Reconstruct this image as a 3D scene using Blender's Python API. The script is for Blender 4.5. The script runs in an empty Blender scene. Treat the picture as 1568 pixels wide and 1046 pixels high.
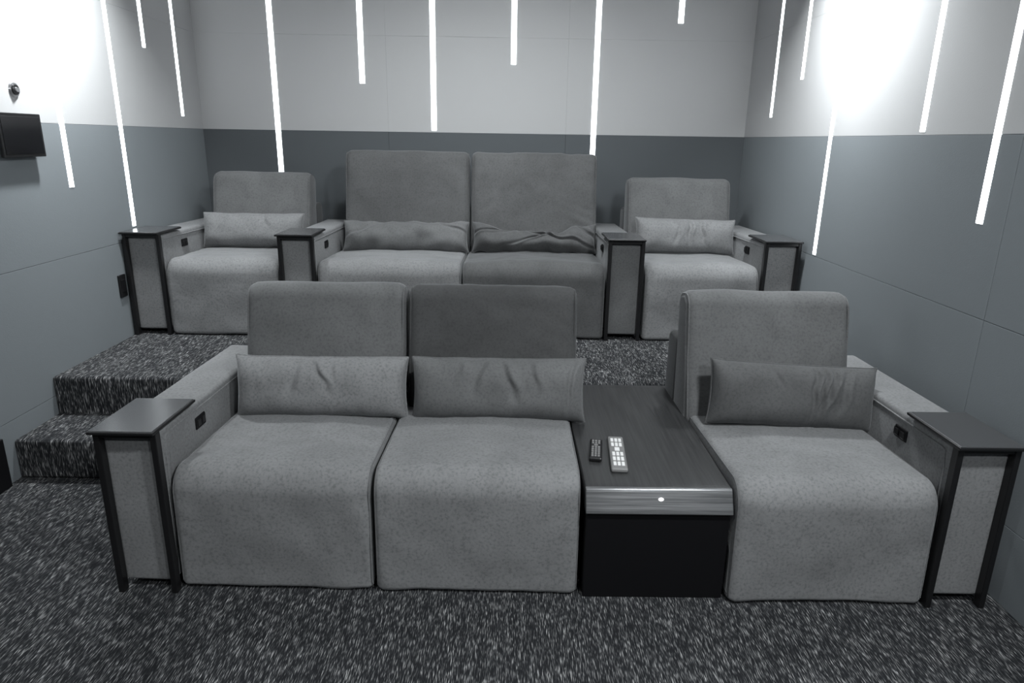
import bpy, bmesh, math, random
from mathutils import Vector, noise, Matrix
random.seed(3)
S = bpy.context.scene
S.view_settings.view_transform = 'Standard'
S.view_settings.look = 'None'
S.view_settings.exposure = 0.0

# ---------------------------------------------------------------- materials
def newmat(name):
    m = bpy.data.materials.new(name); m.use_nodes = True
    nt = m.node_tree
    b = nt.nodes['Principled BSDF']
    return m, nt, b

def simple(name, col, rough=0.5, metal=0.0, spec=0.5, bump=0.0, bscale=200):
    m, nt, b = newmat(name)
    b.inputs['Base Color'].default_value = (*col, 1)
    b.inputs['Roughness'].default_value = rough
    b.inputs['Metallic'].default_value = metal
    b.inputs['Specular IOR Level'].default_value = spec
    tc = nt.nodes.new('ShaderNodeTexCoord')
    n = nt.nodes.new('ShaderNodeTexNoise'); n.inputs['Scale'].default_value = bscale
    nt.links.new(tc.outputs['Object'], n.inputs['Vector'])
    bp = nt.nodes.new('ShaderNodeBump'); bp.inputs['Strength'].default_value = bump; bp.inputs['Distance'].default_value = 0.002
    nt.links.new(n.outputs['Fac'], bp.inputs['Height']); nt.links.new(bp.outputs['Normal'], b.inputs['Normal'])
    return m

def ramp(nt, pts):
    r = nt.nodes.new('ShaderNodeValToRGB')
    els = r.color_ramp.elements
    els[0].position, els[0].color = pts[0][0], (*pts[0][1], 1)
    els[1].position, els[1].color = pts[-1][0], (*pts[-1][1], 1)
    for p, c in pts[1:-1]:
        e = els.new(p); e.color = (*c, 1)
    return r

def fabric(name, g, contrast=0.35, sheen=0.5, nap=.15):
    m, nt, b = newmat(name)
    L = nt.links.new
    tc = nt.nodes.new('ShaderNodeTexCoord')
    n1 = nt.nodes.new('ShaderNodeTexNoise'); n1.inputs['Scale'].default_value = 95; n1.inputs['Detail'].default_value = 4; n1.inputs['Roughness'].default_value = .6
    n2 = nt.nodes.new('ShaderNodeTexNoise'); n2.inputs['Scale'].default_value = 4; n2.inputs['Detail'].default_value = 4; n2.inputs['Distortion'].default_value = .8
    n3 = nt.nodes.new('ShaderNodeTexNoise'); n3.inputs['Scale'].default_value = 520; n3.inputs['Detail'].default_value = 2
    for n in (n1, n2, n3): L(tc.outputs['Object'], n.inputs['Vector'])
    lo = g*(1-contrast); hi = g*(1+contrast*.5)
    r1 = ramp(nt, [(.34, (lo, lo*1.02, lo*1.04)), (.48, (g, g*1.02, g*1.04)), (.68, (hi, hi*1.015, hi*1.03))])
    L(n1.outputs['Fac'], r1.inputs['Fac'])
    r2 = ramp(nt, [(.35, (1-nap,)*3), (.65, (1+nap,)*3)])
    L(n2.outputs['Fac'], r2.inputs['Fac'])
    mx = nt.nodes.new('ShaderNodeMix'); mx.data_type = 'RGBA'; mx.blend_type = 'MULTIPLY'; mx.inputs[0].default_value = 1
    L(r1.outputs['Color'], mx.inputs[6]); L(r2.outputs['Color'], mx.inputs[7])
    L(mx.outputs[2], b.inputs['Base Color'])
    b.inputs['Roughness'].default_value = .8
    b.inputs['Specular IOR Level'].default_value = .2
    b.inputs['Sheen Weight'].default_value = sheen
    b.inputs['Sheen Roughness'].default_value = .35
    b.inputs['Sheen Tint'].default_value = (.8, .83, .86, 1)
    ad = nt.nodes.new('ShaderNodeMath'); ad.operation = 'ADD'
    L(n1.outputs['Fac'], ad.inputs[0]); L(n3.outputs['Fac'], ad.inputs[1])
    bp = nt.nodes.new('ShaderNodeBump'); bp.inputs['Strength'].default_value = .2; bp.inputs['Distance'].default_value = .0018
    L(ad.outputs[0], bp.inputs['Height']); L(bp.outputs['Normal'], b.inputs['Normal'])
    return m

def carpet(name):
    m, nt, b = newmat(name); L = nt.links.new
    tc = nt.nodes.new('ShaderNodeTexCoord')
    def streak(sx, sy, rot, off=0):
        mp = nt.nodes.new('ShaderNodeMapping')
        mp.inputs['Location'].default_value = (off, off, 0)
        mp.inputs['Rotation'].default_value = (0, 0, rot)
        mp.inputs['Scale'].default_value = (sx, sy, sy)
        L(tc.outputs['Object'], mp.inputs['Vector'])
        n = nt.nodes.new('ShaderNodeTexNoise'); n.inputs['Scale'].default_value = 1; n.inputs['Detail'].default_value = 1; n.inputs['Roughness'].default_value = .5
        L(mp.outputs['Vector'], n.inputs['Vector'])
        return n.outputs['Fac']
    a = streak(360, 20, .03); c = streak(320, 30, -.06, 3.3)
    mxx = nt.nodes.new('ShaderNodeMath'); mxx.operation = 'MAXIMUM'
    L(a, mxx.inputs[0]); L(c, mxx.inputs[1])
    mp = nt.nodes.new('ShaderNodeMapping'); mp.inputs['Scale'].default_value = (34, 7, 7); L(tc.outputs['Object'], mp.inputs['Vector'])
    big = nt.nodes.new('ShaderNodeTexNoise'); big.inputs['Scale'].default_value = 1; big.inputs['Detail'].default_value = 3
    L(mp.outputs['Vector'], big.inputs['Vector'])
    bm = nt.nodes.new('ShaderNodeMath'); bm.operation = 'MULTIPLY_ADD'; bm.inputs[1].default_value = .20; bm.inputs[2].default_value = -.10
    L(big.outputs['Fac'], bm.inputs[0])
    ad = nt.nodes.new('ShaderNodeMath'); ad.operation = 'ADD'
    L(mxx.outputs[0], ad.inputs[0]); L(bm.outputs[0], ad.inputs[1])
    r = ramp(nt, [(.53, (.016, .017, .019)), (.60, (.045, .047, .05)), (.67, (.15, .152, .155)), (.80, (.52, .52, .52))])
    L(ad.outputs[0], r.inputs['Fac']); L(r.outputs['Color'], b.inputs['Base Color'])
    b.inputs['Roughness'].default_value = .95; b.inputs['Specular IOR Level'].default_value = .1
    fn = nt.nodes.new('ShaderNodeTexNoise'); fn.inputs['Scale'].default_value = 350
    L(tc.outputs['Object'], fn.inputs['Vector'])
    s = nt.nodes.new('ShaderNodeMath'); s.operation = 'ADD'; L(fn.outputs['Fac'], s.inputs[0]); L(mxx.outputs[0], s.inputs[1])
    bp = nt.nodes.new('ShaderNodeBump'); bp.inputs['Strength'].default_value = .4; bp.inputs['Distance'].default_value = .003
    L(s.outputs[0], bp.inputs['Height']); L(bp.outputs['Normal'], b.inputs['Normal'])
    return m

def wood(name, lo, hi, scale, rough, spec=.5, metal=0):
    m, nt, b = newmat(name); L = nt.links.new
    tc = nt.nodes.new('ShaderNodeTexCoord')
    mp = nt.nodes.new('ShaderNodeMapping'); mp.inputs['Scale'].default_value = scale
    L(tc.outputs['Object'], mp.inputs['Vector'])
    n = nt.nodes.new('ShaderNodeTexNoise'); n.inputs['Scale'].default_value = 1; n.inputs['Detail'].default_value = 5; n.inputs['Distortion'].default_value = .4
    L(mp.outputs['Vector'], n.inputs['Vector'])
    r = ramp(nt, [(.35, (lo, lo*1.03, lo*1.07)), (.65, (hi, hi*1.02, hi*1.05))])
    L(n.outputs['Fac'], r.inputs['Fac']); L(r.outputs['Color'], b.inputs['Base Color'])
    b.inputs['Roughness'].default_value = rough; b.inputs['Specular IOR Level'].default_value = spec
    b.inputs['Metallic'].default_value = metal
    bp = nt.nodes.new('ShaderNodeBump'); bp.inputs['Strength'].default_value = .2; bp.inputs['Distance'].default_value = .001
    L(n.outputs['Fac'], bp.inputs['Height']); L(bp.outputs['Normal'], b.inputs['Normal'])
    return m

def emis(name, col, st):
    m, nt, b = newmat(name)
    b.inputs['Base Color'].default_value = (.9, .9, .9, 1)
    b.inputs['Emission Color'].default_value = (*col, 1)
    b.inputs['Emission Strength'].default_value = st
    return m

FAB_A = fabric('chenille_lit', .180, .24, .32, .07)  # tones of one chenille: nap and shade put into the base colour
FAB_B = fabric('chenille_half_shade', .115, .18, .3, .10)
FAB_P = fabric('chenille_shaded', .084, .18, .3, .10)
FAB_C = fabric('chenille_deep_shade', .058, .14, .28, .10)
CARP = carpet('carpet_streaked')
WUP = simple('acoustic_panel_light', (.45, .455, .46), .9, 0, .15, .2, 160)
WLO = simple('acoustic_panel_slate', (.190, .210, .223), .9, 0, .15, .2, 160)
WLB = simple('acoustic_panel_slate_shaded', (.098, .108, .116), .9, 0, .15, .2, 160)  # same slate darkened for the back wall, which gets less lamp light
WGAP = simple('panel_gap', (.09, .095, .10), .9)
CEIL = simple('ceiling_paint', (.18, .18, .19), .9)
FRONTW = simple('front_wall_paint', (.08, .08, .09), .9)
BLK = simple('black_metal', (.012, .012, .013), .35, .3, .5, .02, 80)
BLKM = simple('black_matte', (.004, .004, .005), .55, 0, .25)
TRAY = simple('smoked_tray', (.09, .092, .096), .22, .4, .6, .01, 60)
SCREEN = simple('black_glass', (.006, .006, .007), .12, 0, .6)
WOODT = wood('ebony_veneer', .024, .042, (90, 3, 90), .36)
WOODL = wood('brushed_lip_reflection', .12, .24, (4, 170, 220), .30, .6, .6)  # veneer lightened so its colour holds the lip's reflected brightness
WHITE = simple('white_rubber', (.75, .75, .75), .5)
GREY = simple('grey_rubber', (.18, .18, .18), .5)
CHROME = simple('steel', (.45, .45, .46), .3, .9)
LED = emis('led_white', (.92, .97, 1.0), 4.5)
GLINT = emis('glint_white', (1, 1, 1), 3.0)  # glow that stands in for a specular highlight

# ---------------------------------------------------------------- helpers
def empty(name, loc):
    e = bpy.data.objects.new(name, None); e.location = loc; e.empty_display_size = .1
    S.collection.objects.link(e); return e

def mkobj(name, bm, mats, parent=None, smooth=True, origin=None):
    bmesh.ops.recalc_face_normals(bm, faces=bm.faces)
    o0 = Vector(parent.location) if parent else Vector(origin if origin else (0, 0, 0))
    if o0.length > 0:
        bmesh.ops.translate(bm, verts=bm.verts, vec=-o0)
    me = bpy.data.meshes.new(name); bm.to_mesh(me); bm.free()
    for p in me.polygons: p.use_smooth = smooth
    for m in (mats if isinstance(mats, (list, tuple)) else [mats]): me.materials.append(m)
    ob = bpy.data.objects.new(name, me); S.collection.objects.link(ob)
    if parent: ob.parent = parent
    else: ob.location = o0
    return ob

def bbox(bm, x0, x1, y0, y1, z0, z1, mi=0, bev=0.0, seg=2, mat4=None):
    r = bmesh.ops.create_cube(bm, size=1.0)
    vs = r['verts']
    for v in vs:
        v.co = Vector(((x0+x1)/2+v.co.x*(x1-x0), (y0+y1)/2+v.co.y*(y1-y0), (z0+z1)/2+v.co.z*(z1-z0)))
    fs = set(f for v in vs for f in v.link_faces)
    for f in fs: f.material_index = mi
    if bev > 0:
        es = list(set(e for v in vs for e in v.link_edges))
        rb = bmesh.ops.bevel(bm, geom=es, offset=bev, segments=seg, profile=.5, affect='EDGES', material=mi)
        vs = list(set(rb['verts']) | set(v for v in vs if v.is_valid))
    if mat4 is not None:
        bmesh.ops.transform(bm, matrix=mat4, verts=vs)
    return vs

def rpoly(pts, radii, seg=6, step=.03):
    n = len(pts); out = []
    P = [Vector(p) for p in pts]
    area = sum(P[i].x*P[(i+1) % n].y-P[(i+1) % n].x*P[i].y for i in range(n))
    if area < 0: P.reverse(); radii = list(reversed(radii))
    segs = []
    for i in range(n):
        A, B, C = P[i-1], P[i], P[(i+1) % n]
        u1 = (A-B).normalized(); u2 = (C-B).normalized()
        th = u1.angle(u2); r = radii[i]; d = r/math.tan(th/2)
        bis = (u1+u2).normalized(); cen = B+bis*(r/math.sin(th/2))
        s = B+u1*d; e = B+u2*d
        segs.append([cen+((s-cen).lerp(e-cen, k/seg)).normalized()*r for k in range(seg+1)])
    for i in range(n):
        out += segs[i]
        a = segs[i][-1]; b = segs[(i+1) % n][0]
        L = (b-a).length; k = max(1, int(L/step))
        for j in range(1, k): out.append(a.lerp(b, j/k))
    res = []
    for p in out:
        if not res or (p-res[-1]).length > 1e-4: res.append(p)
    if (res[0]-res[-1]).length < 1e-4: res.pop()
    return res

def loft(name, prof, x0, x1, r, parent, mat, puff=0.0, nx=20, fn=None, wfun=None, rs=5):
    n = len(prof); N = []
    for i in range(n):
        t = (prof[(i+1) % n]-prof[i-1]).normalized(); N.append(Vector((t.y, -t.x)))
    secs = []
    for k in range(rs): 
        a = k/rs*math.pi/2; secs.append((x0+r-r*math.cos(a), r-r*math.sin(a)))
    for k in range(nx+1): secs.append((x0+r+(x1-x0-2*r)*k/nx, 0))
    for k in range(rs-1, -1, -1):
        a = k/rs*math.pi/2; secs.append((x1-r+r*math.cos(a), r-r*math.sin(a)))
    bm = bmesh.new(); rows = []
    for x, ins in secs:
        u = 2*(x-x0)/(x1-x0)-1
        row = []
        for i in range(n):
            w = wfun(prof[i]) if wfun else 1
            d = -ins+puff*w*max(0, 1-abs(u)**2.6)
            if fn: d += fn(x, prof[i].x, prof[i].y, N[i])*(1 if ins == 0 else .4)
            p = prof[i]+N[i]*d
            row.append(bm.verts.new((x, p.x, p.y)))
        rows.append(row)
    for a, b in zip(rows[:-1], rows[1:]):
        for i in range(n):
            j = (i+1) % n
            bm.faces.new((a[i], a[j], b[j], b[i]))
    bm.faces.new(rows[0]); bm.faces.new(list(reversed(rows[-1])))
    return mkobj(name, bm, mat, parent)

def tube(name, pts, rad, parent, mat, closed=True):
    bm = bmesh.new(); n = len(pts); rings = []; K = 6
    for i, p in enumerate(pts):
        t = (pts[(i+1) % n]-pts[i-1]).normalized() if closed or 0 < i < n-1 else ((pts[1]-pts[0]) if i == 0 else (pts[-1]-pts[-2])).normalized()
        a = t.cross(Vector((1, 0, 0)))
        if a.length < .1: a = t.cross(Vector((0, 1, 0)))
        a.normalize(); b = t.cross(a)
        rings.append([bm.verts.new(p+a*rad*math.cos(2*math.pi*k/K)+b*rad*math.sin(2*math.pi*k/K)) for k in range(K)])
    for i in range(n if closed else n-1):
        A = rings[i]; B = rings[(i+1) % n]
        for k in range(K): bm.faces.new((A[k], A[(k+1) % K], B[(k+1) % K], B[k]))
    return mkobj(name, bm, mat, parent)

# ---------------------------------------------------------------- room shell
XL, XR, YB, YF, ZC = -2.41, 1.87, 5.65, -2.2, 3.0
ZS = [0, .3, 1.0, 1.7, 2.4, ZC]
def panel_wall(name, axis, pos, sgn, cuts, low):
    bm = bmesh.new(); g = .0012
    a, b = cuts[0], cuts[-1]
    if axis == 'x': bbox(bm, *sorted((pos+sgn*.006, pos+sgn*.12)), a, b, 0, ZC, 2)
    else: bbox(bm, a, b, *sorted((pos+sgn*.006, pos+sgn*.12)), 0, ZC, 2)
    for i in range(len(cuts)-1):
        for j in range(len(ZS)-1):
            up = ZS[j] >= 1.69
            mi = 0 if up else 1
            gg = .0003 if up else g
            c0, c1, z0, z1 = cuts[i]+gg, cuts[i+1]-gg, ZS[j]+gg, ZS[j+1]-gg
            bv = .0004 if up else .0008
            if axis == 'x': bbox(bm, *sorted((pos, pos+sgn*.02)), c0, c1, z0, z1, mi, bv, 1)
            else: bbox(bm, c0, c1, *sorted((pos, pos+sgn*.02)), z0, z1, mi, bv, 1)
    return mkobj(name, bm, [WUP, low, WGAP], None, False)
panel_wall('wall_left', 'x', XL, -1, [YF, -1.62, -.22, 1.18, 2.58, YB], WLO)
panel_wall('wall_right', 'x', XR, 1, [YF, -1.62, -.22, 1.18, 2.58, YB], WLO)
panel_wall('wall_back', 'y', YB, 1, [XL-.1, -.95, .45, XR+.1], WLB)
bm = bmesh.new(); bbox(bm, XL-.1, XR+.1, YF-.1, YF, 0, ZC); mkobj('wall_front', bm, FRONTW, None, False)
bm = bmesh.new(); bbox(bm, XL-.1, XR+.1, YF-.1, YB+.1, ZC, ZC+.1); mkobj('ceiling', bm, CEIL, None, False)
bm = bmesh.new(); bbox(bm, XL-.1, XR+.1, YF-.1, YB+.1, -.1, 0); mkobj('floor', bm, CARP, None, False)
PZ = .41
bm = bmesh.new(); bbox(bm, XL, XR, 3.43, YB, 0, PZ, 0, .018, 3); mkobj('floor_platform', bm, CARP, None, False)
bm = bmesh.new(); bbox(bm, XL, -1.47, 3.08, 3.44, 0, .205, 0, .018, 3); mkobj('carpeted_step', bm, CARP, None, False)
bm = bmesh.new(); bbox(bm, XL, XL+.02, YF, 3.0, 0, .25, 0, .004, 2); mkobj('baseboard_left', bm, BLKM, None, False)

# led strips (recessed almost flush with the panels)
def led(axis, p, q, zb):
    bm = bmesh.new(); w = .020
    if axis == 'b': bbox(bm, p-w, p+w, YB-.003, YB+.004, zb, ZC-.005, 0, .001, 1); o = (p, YB-.002, zb)
    elif axis == 'l': bbox(bm, XL-.004, XL+.003, q-w, q+w, zb, ZC-.005, 0, .001, 1); o = (XL, q, zb)
    else: bbox(bm, XR-.003, XR+.004, q-w, q+w, zb, ZC-.005, 0, .001, 1); o = (XR, q, zb)
    mkobj('led_strip', bm, LED, None, False, o)
for x, z in [(-1.82, 1.33), (-1.14, 2.056), (-.59, 1.715), (.03, 2.21), (.67, 1.36), (1.295, 2.52)]: led('b', x, 0, z)
for y, z in [(4.45, 1.083), (3.87, 1.365), (4.87, 2.2), (5.32, 1.785)]: led('l', 0, y, z)
for y, z in [(4.13, 1.009), (5.12, 1.834), (4.65, 2.05), (3.22, 1.714), (2.72, 1.36)]: led('r', 0, y, z)

# ---------------------------------------------------------------- seating parts
def wrinkle(seed, amp, sc=(3, 3, 3)):
    def f(x, y, z, N):
        return amp*noise.noise(Vector((x*sc[0]+seed, y*sc[1]+seed*2.3, z*sc[2])))
    return f

def seat(parent, x0, x1, yf, zb, mat, k):
    pts = [(yf, zb+.006), (yf+.92, zb+.006), (yf+.92, zb+.455), (yf+.012, zb+.487)]
    rad = [.02, .02, .04, .085]
    pr = rpoly(pts, rad, 8, .022)
    w = lambda p: min(1, max(0, (p.y-zb-.1)/.3))
    f1 = wrinkle(k*5.1+x0, .010, (4, 5, 5)); 
    def f(x, y, z, N): 
        e = min(abs(x-x0), abs(x1-x))          # little gathers near the side seams
        g = math.exp(-(e/.07)**2)
        dent = -.012*math.exp(-(e/.035)**2)*math.exp(-((z-zb-.40)/.05)**2)*math.exp(-((y-yf)/.06)**2)
        return f1(x, y, z, N)+.003*noise.noise(Vector((x*14+k, y*14, z*9)))+g*.005*noise.noise(Vector((k+x0, y*30, z*30)))+dent
    loft('seat_cushion_%d' % k, pr, x0+.007, x1-.007, .026, parent, mat, .016, 40, f, w)
    pr2 = rpoly(pts, rad, 8, .04)
    for s, xx in (('l', x0+.012), ('r', x1-.012)):
        c = sum(pr2, Vector((0, 0)))/len(pr2)
        q = [Vector((xx, p.x+(c.x-p.x)/abs(p.x-c.x+1e-6)*.010, p.y-.010*(1 if p.y > c.y else -1))) for p in pr2]
        tube('seat_piping_%s_%d' % (s, k), q, .0035, parent, FAB_B)

def back(parent, x0, x1, yf, zb, mat, k, top=1.01, wr=0.0, shell=None):
    shell = shell or FAB_C
    h = top
    pts = [(yf+.70, zb+.40), (yf+.86, zb+h), (yf+1.02, zb+h-.03), (yf+.97, zb+.40)]
    rad = [.04, .075, .06, .04]
    pr = rpoly(pts, rad, 8, .018)
    def f(x, y, z, N):
        d = .008*noise.noise(Vector((x*4+k*3+x0, y*4, z*5)))
        e = min(abs(x-x0), abs(x1-x)); g = math.exp(-(e/.06)**2)
        d += g*.004*noise.noise(Vector((k*2+x0, y*20, z*30)))
        if wr:
            e = max(0, (x-(x0+x1)/2)/((x1-x0)/2))
            d += wr*e**1.5*noise.noise(Vector((x*3+k, y*3, z*26+x*10)))
            d += wr*.4*noise.noise(Vector((x*5, y*3, z*22-x*16)))
        return d
    loft('back_cushion_%d' % k, pr, x0+.006, x1-.006, .045, parent, mat, .024, 46, f, lambda p: min(1, max(0, (zb+h-p.y)/.15)))
    for s, xx in (('l', x0+.018), ('r', x1-.018)):
        pr2 = rpoly(pts, rad, 8, .05); c = sum(pr2, Vector((0, 0)))/len(pr2)
        q = [p+(c-p).normalized()*.016 for p in pr2]
        tube('back_piping_%s_%d' % (s, k), [Vector((xx, p.x, p.y)) for p in q], .0045, parent, mat)
    pr = rpoly([(yf+.93, zb+.04), (yf+1.14, zb+.04), (yf+1.13, zb+.76), (yf+.95, zb+.76)], [.02, .02, .04, .03])
    loft('back_shell_%d' % k, pr, x0+.004, x1-.004, .02, parent, shell, 0, 6)

def arm(parent, x0, x1, yf, zb, mat, k, inner, lean=0.0):
    pr = rpoly([(yf+.02, zb+.035), (yf+1.18, zb+.035), (yf+1.18, zb+.625), (yf+.02, zb+.64)], [.012, .02, .05, .02])
    loft('arm_body_%d' % k, pr, x0+.008, x1-.008, .018, parent, mat, .0, 8, wrinkle(k*3.3, .003, (5, 4, 4)))
    bm = bmesh.new()
    for a in (x0-.004, x1-.018):
        bbox(bm, a, a+.022, yf-.012, yf+.022, zb, zb+.648, 0, .003, 2)
    bbox(bm, x0+.01, x1-.01, yf-.008, yf+.02, zb+.628, zb+.648, 0, .003, 2)
    bbox(bm, x0-.004, x0+.02, yf+1.1, yf+1.13, zb, zb+.1, 0, .003, 2)
    bbox(bm, x1-.02, x1+.004, yf+1.1, yf+1.13, zb, zb+.1, 0, .003, 2)
    mkobj('arm_frame_%d' % k, bm, BLK, parent, False)
    bm = bmesh.new()
    bbox(bm, x0-.014, x1+.006, yf-.03, yf+.30, zb+.648, zb+.660, 0, .004, 2)
    bbox(bm, x0-.009, x1+.001, yf-.025, yf+.295, zb+.655, zb+.6625, 1, .003, 2)
    mkobj('arm_tray_%d' % k, bm, [BLK, TRAY], parent, False)
    for sgn in inner:
        xs = x1-.008 if sgn > 0 else x0+.008
        bm = bmesh.new()
        bbox(bm, xs-.006, xs+.006, yf+.30, yf+.385, zb+.525, zb+.575, 0, .0055, 3)
        for j in range(2):
            c = yf+.322+j*.041
            bbox(bm, xs+sgn*.002, xs+sgn*.009, c-.014, c+.014, zb+.537, zb+.563, 1, .003, 2)
        mkobj('recline_switch_%d' % k, bm, [BLKM, BLK], parent, False)
        z0 = zb+.05; zt = zb+.61; yy = yf+.06
        pts = [Vector((xs, yy, z0+(zt-z0)*i/8)) for i in range(8)]+[Vector((xs, yy+.012, zt-.004)), Vector((xs, yy+.03, zt))]+[Vector((xs, yy+.03+1.0*i/8, zt-.013*i/8)) for i in range(1, 9)]
        tube('arm_welt_%d' % k, pts, .004, parent, mat, False)

def pillow(name, c, w, h, t, tilt, mat, seed, creases=(), roll=0, lump=.006, nu=150, nv=48, sag=0.0, edge=7):
    bm = bmesh.new()
    M = Matrix.Translation(Vector(c)) @ Matrix.Rotation(roll, 4, 'Y') @ Matrix.Rotation(-tilt, 4, 'X')
    def um(i): return math.sin((i/nu*2-1)*math.pi/2*.92)/math.sin(math.pi/2*.92)
    def vm(j): return math.sin((j/nv*2-1)*math.pi/2*.95)/math.sin(math.pi/2*.95)
    def xz(u, v):
        X = w/2*u*(1-.035*(1-abs(v)**2)); Z = h/2*v*(1+.05*abs(u)**6-.02)
        Z += lump*.8*noise.noise(Vector((X*9+seed*2, 3, 0)))
        if sag: Z -= sag*(1-abs(u)**1.5)*(v*.5+.5)*(1+1.4*noise.noise(Vector((X*8+seed, 0, 5))))
        return X, Z
    sides = []
    for s in (-1, 1):
        g = []
        for i in range(nu+1):
            col = []
            u = um(i)
            for j in range(nv+1):
                v = vm(j)
                T = t/2*(max(0, 1-abs(u)**edge))**.45*(max(0, 1-abs(v)**2.6))**.6
                X, Z = xz(u, v)
                d = 0
                if s < 0:
                    for (uc, sl, wd, dp, v0, v1) in creases:
                        if v0 <= v <= v1:
                            q = (u-(uc+sl*(v-v1)+.05*noise.noise(Vector((v*2, seed, uc*9)))))/wd
                            a = (v-v0)/(v1-v0)
                            fade = min(1, a*1.6)*min(1, (1-v)*6)
                            d -= dp*math.exp(-q*q)*fade
                            d += dp*.7*math.exp(-(q-1.7)**2)*fade
                inside = (1-abs(u)**edge)**.3*(1-abs(v)**4)**.5 if abs(u) < 1 and abs(v) < 1 else 0
                d += lump*noise.noise(Vector((X*7+seed, Z*9, s)))*inside*1.8
                ev = abs(v)**3
                d += .008*noise.noise(Vector((X*30+seed, Z*6, s*2)))*inside*ev
                col.append(bm.verts.new(M @ Vector((X, s*(T+d*(1 if s < 0 else .5)), Z))))
            g.append(col)
        for i in range(nu):
            for j in range(nv):
                bm.faces.new((g[i][j], g[i+1][j], g[i+1][j+1], g[i][j+1]))
        sides.append(g)
    bmesh.ops.remove_doubles(bm, verts=bm.verts, dist=.0004)
    e = empty(name, c)
    mkobj('cover', bm, mat, e)
    ring = []
    def P(i, j):
        X, Z = xz(um(i), vm(j)); return M @ Vector((X, 0, Z))
    for i in range(0, nu, 3): ring.append(P(i, 0))
    for j in range(0, nv, 3): ring.append(P(nu, j))
    for i in range(nu, 0, -3): ring.append(P(i, nv))
    for j in range(nv, 0, -3): ring.append(P(0, j))
    tube('seam_piping', ring, .004, e, mat)
    return e

# ---------------------------------------------------------------- front row
F = 2.22
so = empty('theater_sofa', (-.55, F+.6, 0))
arm(so, -1.430, -1.216, F-.020, 0, FAB_A, 1, [1])
seat(so, -1.216, -.478, F, 0, FAB_A, 1)
seat(so, -.478, .294, F-.004, 0, FAB_A, 2)
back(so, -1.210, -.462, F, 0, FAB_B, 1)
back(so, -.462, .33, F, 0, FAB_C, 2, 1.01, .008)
so.rotation_euler = (0, 0, -.012)
G = 2.165
ch = empty('recliner_chair', (1.3, G+.6, 0))
seat(ch, .832, 1.573, G, 0, FAB_A, 1)
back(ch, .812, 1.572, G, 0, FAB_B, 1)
arm(ch, 1.577, 1.792, G, 0, FAB_A, 1, [-1])
# console table
K = 2.20
co = empty('console_table', (.56, K+.6, 0))
bm = bmesh.new(); bbox(bm, .300, .826, K+.0, K+1.1, .0, .36, 0, .004, 2); mkobj('cabinet', bm, BLKM, co, False)
pr = rpoly([(K+.035, .445), (K+1.12, .445), (K+1.12, .36), (K+.035, .36)], [.004, .006, .004, .004])
loft('top_panel', pr, .297, .829, .003, co, WOODT, 0, 4)
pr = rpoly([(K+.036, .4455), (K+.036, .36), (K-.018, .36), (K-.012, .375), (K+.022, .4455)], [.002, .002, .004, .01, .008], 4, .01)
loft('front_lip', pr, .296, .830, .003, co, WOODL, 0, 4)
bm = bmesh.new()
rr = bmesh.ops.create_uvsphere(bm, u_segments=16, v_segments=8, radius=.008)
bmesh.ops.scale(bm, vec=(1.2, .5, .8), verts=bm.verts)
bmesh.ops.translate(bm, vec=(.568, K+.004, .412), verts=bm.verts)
mkobj('lip_glint', bm, GLINT, co)  # added bead on the lip, a highlight made as a glowing shape

# pillows
pillow('lumbar_pillow', (-.808, F+.625, .592), .755, .268, .20, math.radians(11), FAB_A, 1.0,
       [(-.22, .10, .045, .016, -.3, 1), (-.08, -.18, .045, .018, -.2, 1), (.10, -.1, .04, .010, .1, 1), (-.62, .1, .04, .006, -.2, 1)])
pillow('lumbar_pillow', (-.030, F+.620, .592), .765, .276, .20, math.radians(11), FAB_B, 7.0,
       [(-.18, .14, .04, .014, -.2, 1), (.03, -.12, .05, .020, -.4, 1), (.34, -.1, .04, .012, -.1, 1), (.86, .03, .03, .010, -.9, 1), (-.45, .1, .04, .008, .1, 1)])
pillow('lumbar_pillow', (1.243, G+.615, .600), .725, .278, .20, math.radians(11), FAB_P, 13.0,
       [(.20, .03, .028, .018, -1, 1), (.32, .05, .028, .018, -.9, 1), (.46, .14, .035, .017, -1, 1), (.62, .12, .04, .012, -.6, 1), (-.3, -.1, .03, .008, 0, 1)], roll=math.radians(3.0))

# ---------------------------------------------------------------- back row
B = 4.26
c1 = empty('recliner_chair', (-1.8, B+.6, PZ))
arm(c1, -2.385, -2.165, B, PZ, FAB_A, 1, [1])
seat(c1, -2.160, -1.441, B, PZ, FAB_A, 1)
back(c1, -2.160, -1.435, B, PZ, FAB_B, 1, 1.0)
s2 = empty('theater_sofa', (-.29, B+.6, PZ))
arm(s2, -1.428, -1.213, B, PZ, FAB_A, 1, [1])
seat(s2, -1.208, -.288, B, PZ, FAB_A, 1)
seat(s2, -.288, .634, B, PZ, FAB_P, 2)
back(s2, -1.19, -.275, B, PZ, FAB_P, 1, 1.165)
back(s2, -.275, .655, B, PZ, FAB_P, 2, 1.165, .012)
arm(s2, .638, .858, B, PZ, FAB_B, 2, [-1])
c2 = empty('recliner_chair', (1.25, B+.6, PZ))
seat(c2, .872, 1.612, B, PZ, FAB_A, 1)
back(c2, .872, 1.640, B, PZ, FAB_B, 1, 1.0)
arm(c2, 1.618, 1.838, B, PZ, FAB_A, 1, [-1])
pillow('lumbar_pillow', (-1.80, B+.625, PZ+.60), .71, .235, .18, math.radians(12), FAB_A, 21.0, [(.2, -.2, .05, .010, 0, 1), (-.5, .2, .05, .008, 0, 1)])
pillow('lumbar_pillow', (-.72, B+.615, PZ+.572), .89, .21, .18, math.radians(20), FAB_B, 27.0, [(-.4, .5, .06, .014, -.6, 1), (.5, -.6, .06, .010, -.6, 1)], lump=.02)
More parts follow.
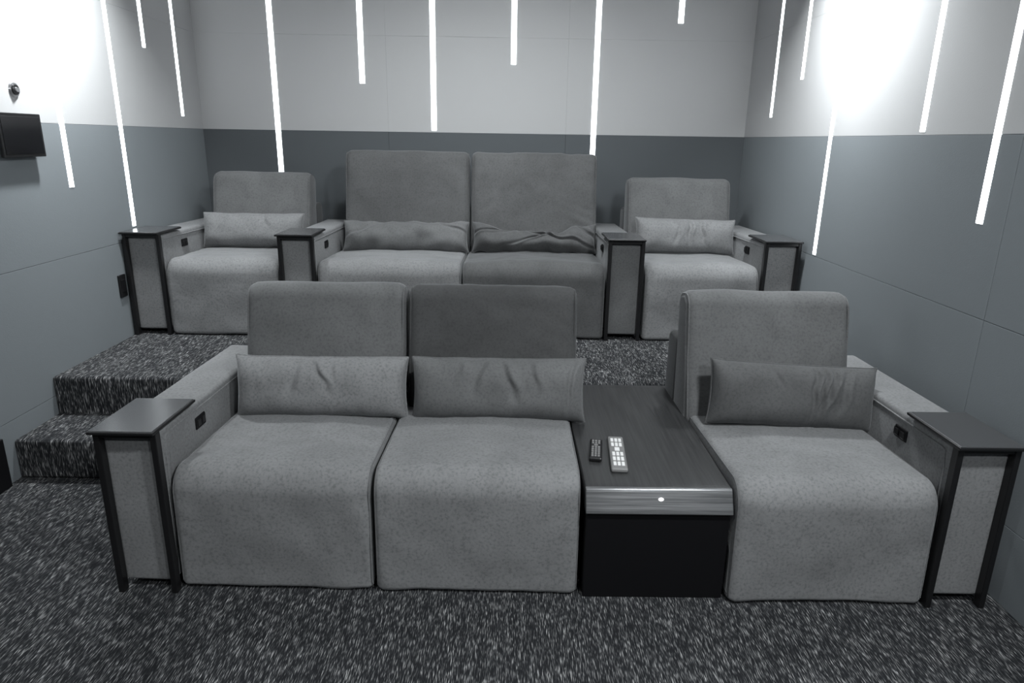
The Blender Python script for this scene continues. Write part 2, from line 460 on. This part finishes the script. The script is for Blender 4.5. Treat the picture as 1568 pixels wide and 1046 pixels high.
pillow('lumbar_pillow', (.19, B+.605, PZ+.575), .88, .21, .18, math.radians(22), FAB_P, 33.0,
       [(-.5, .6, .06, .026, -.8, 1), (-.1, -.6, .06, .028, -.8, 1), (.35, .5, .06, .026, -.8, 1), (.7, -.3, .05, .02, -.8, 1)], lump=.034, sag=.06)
pillow('lumbar_pillow', (1.265, B+.625, PZ+.60), .71, .24, .18, math.radians(12), FAB_A, 39.0,
       [(-.1, .1, .04, .014, -.8, 1), (.05, .0, .04, .016, -.8, 1), (.22, -.1, .04, .014, -.8, 1)], roll=.02)

# ---------------------------------------------------------------- remotes
def remote(c, w, l, ang, body, btn, rows, cols):
    M = Matrix.Translation(Vector(c)) @ Matrix.Rotation(ang, 4, 'Z')
    bm = bmesh.new()
    bbox(bm, -w/2, w/2, -l/2, l/2, 0, .018, 0, .007, 3, M)
    m = w*.13; cw = (w-2*m)/cols; rl = (l*.86)/rows
    for r in range(rows):
        for q in range(cols):
            x = -w/2+m+cw*(q+.5); y = -l*.43+rl*(r+.5)
            if r == rows-3 and cols > 2 and q != 1: continue
            k = 1.25 if r == rows-3 else .74
            bbox(bm, x-cw*.5*k, x+cw*.5*k, y-rl*.36, y+rl*.36, .0165, .0205, 1, .0012, 2, M)
    mkobj('remote_control', bm, [body, btn], None, False, c)
remote((.368, 2.52, .4455), .050, .185, math.radians(-8), BLK, GREY, 8, 3)
remote((.450, 2.49, .4455), .064, .30, math.radians(-5), GREY, WHITE, 6, 3)

# ---------------------------------------------------------------- wall things
bm = bmesh.new()
bbox(bm, XL, XL+.03, 3.38, 3.58, 1.56, 1.72, 0, .004, 2)
bbox(bm, XL+.028, XL+.045, 3.33, 3.635, 1.535, 1.74, 0, .004, 2)
bbox(bm, XL+.0445, XL+.047, 3.345, 3.62, 1.55, 1.725, 1, .001, 1)
mkobj('wall_touch_panel', bm, [BLK, SCREEN], None, False, (XL, 3.48, 1.64))
bm = bmesh.new()
for r0, d0, d1, mi in ((.036, 0, .008, 0), (.026, .006, .014, 1), (.012, .012, .022, 0)):
    rr = bmesh.ops.create_cone(bm, cap_ends=True, segments=32, radius1=r0, radius2=r0*.9, depth=d1-d0)
    bmesh.ops.transform(bm, verts=rr['verts'], matrix=Matrix.Translation((XL+(d0+d1)/2, 3.54, 1.85)) @ Matrix.Rotation(math.pi/2, 4, 'Y'))
    for v in rr['verts']:
        for f in v.link_faces: f.material_index = mi
mkobj('volume_dial', bm, [CHROME, BLK], None, False, (XL, 3.54, 1.85))
bm = bmesh.new()
bbox(bm, XL, XL+.012, 4.17, 4.245, .67, .81, 0, .003, 2)
bbox(bm, XL+.01, XL+.016, 4.185, 4.23, .70, .78, 1, .002, 1)
mkobj('power_outlet', bm, [BLK, BLKM], None, False, (XL, 4.2, .74))

# ---------------------------------------------------------------- lamps
def downlight_or_fill(x, y, power, target, size=.16, spread=150):
    bm = bmesh.new()
    rr = bmesh.ops.create_cone(bm, cap_ends=True, segments=32, radius1=size*.62, radius2=size*.62, depth=.03)
    bmesh.ops.translate(bm, verts=rr['verts'], vec=(x, y, ZC-.015))
    e = empty('ceiling_downlight_or_fill', (x, y, ZC))
    mkobj('housing', bm, BLK, e, False)
    ld = bpy.data.lights.new('bulb', 'AREA'); ld.shape = 'DISK'; ld.size = size; ld.energy = power; ld.color = (.95, .985, 1)
    ld.spread = math.radians(spread)
    lo = bpy.data.objects.new('bulb', ld); S.collection.objects.link(lo); lo.parent = e
    lo.location = (0, 0, -.045)
    d = Vector(target)-Vector((x, y, ZC-.045))
    lo.rotation_euler = d.to_track_quat('-Z', 'Y').to_euler()
downlight_or_fill(XL+.45, 3.85, 50, (XL, 3.65, 1.8), .2, 125)
downlight_or_fill(XR-.45, 3.95, 40, (XR, 3.90, 2.0), .2, 115)
downlight_or_fill(-1.3, .9, 18, (-1.0, 2.4, 0), .3)  # unseen fill lamp added to brighten the seat fronts from the left
downlight_or_fill(1.2, .9, 74, (.2, 2.4, 0), .3)  # stronger added fill, acts as the key from the right
downlight_or_fill(-1.3, -.6, 12, (-1.0, 2.2, .4), .3)  # added frontal fill behind the camera, left
downlight_or_fill(1.2, -.6, 50, (.2, 2.2, .4), .3)  # added frontal fill behind the camera, right
downlight_or_fill(-.5, 3.9, 19, (-.5, 4.9, 1.0), .3, 125)  # unseen lamp added to wash the middle of the back wall
downlight_or_fill(.2, 3.9, 19, (.2, 4.9, 1.0), .3, 125)  # second lamp added for the back wall wash

w = bpy.data.worlds.new('World'); S.world = w; w.use_nodes = True
w.node_tree.nodes['Background'].inputs[0].default_value = (.5, .52, .55, 1)
w.node_tree.nodes['Background'].inputs[1].default_value = .03

# ---------------------------------------------------------------- camera
cd = bpy.data.cameras.new('camera'); cd.lens = 24; cd.sensor_width = 36; cd.clip_start = .02
cam = bpy.data.objects.new('camera', cd); S.collection.objects.link(cam); S.camera = cam
R = Matrix.Rotation(-.009, 4, 'Z') @ Matrix.Rotation(math.radians(90-16.42), 4, 'X') @ Matrix.Rotation(.0155, 4, 'Z')
cam.matrix_world = Matrix.Translation((0, 0, 1.65)) @ R
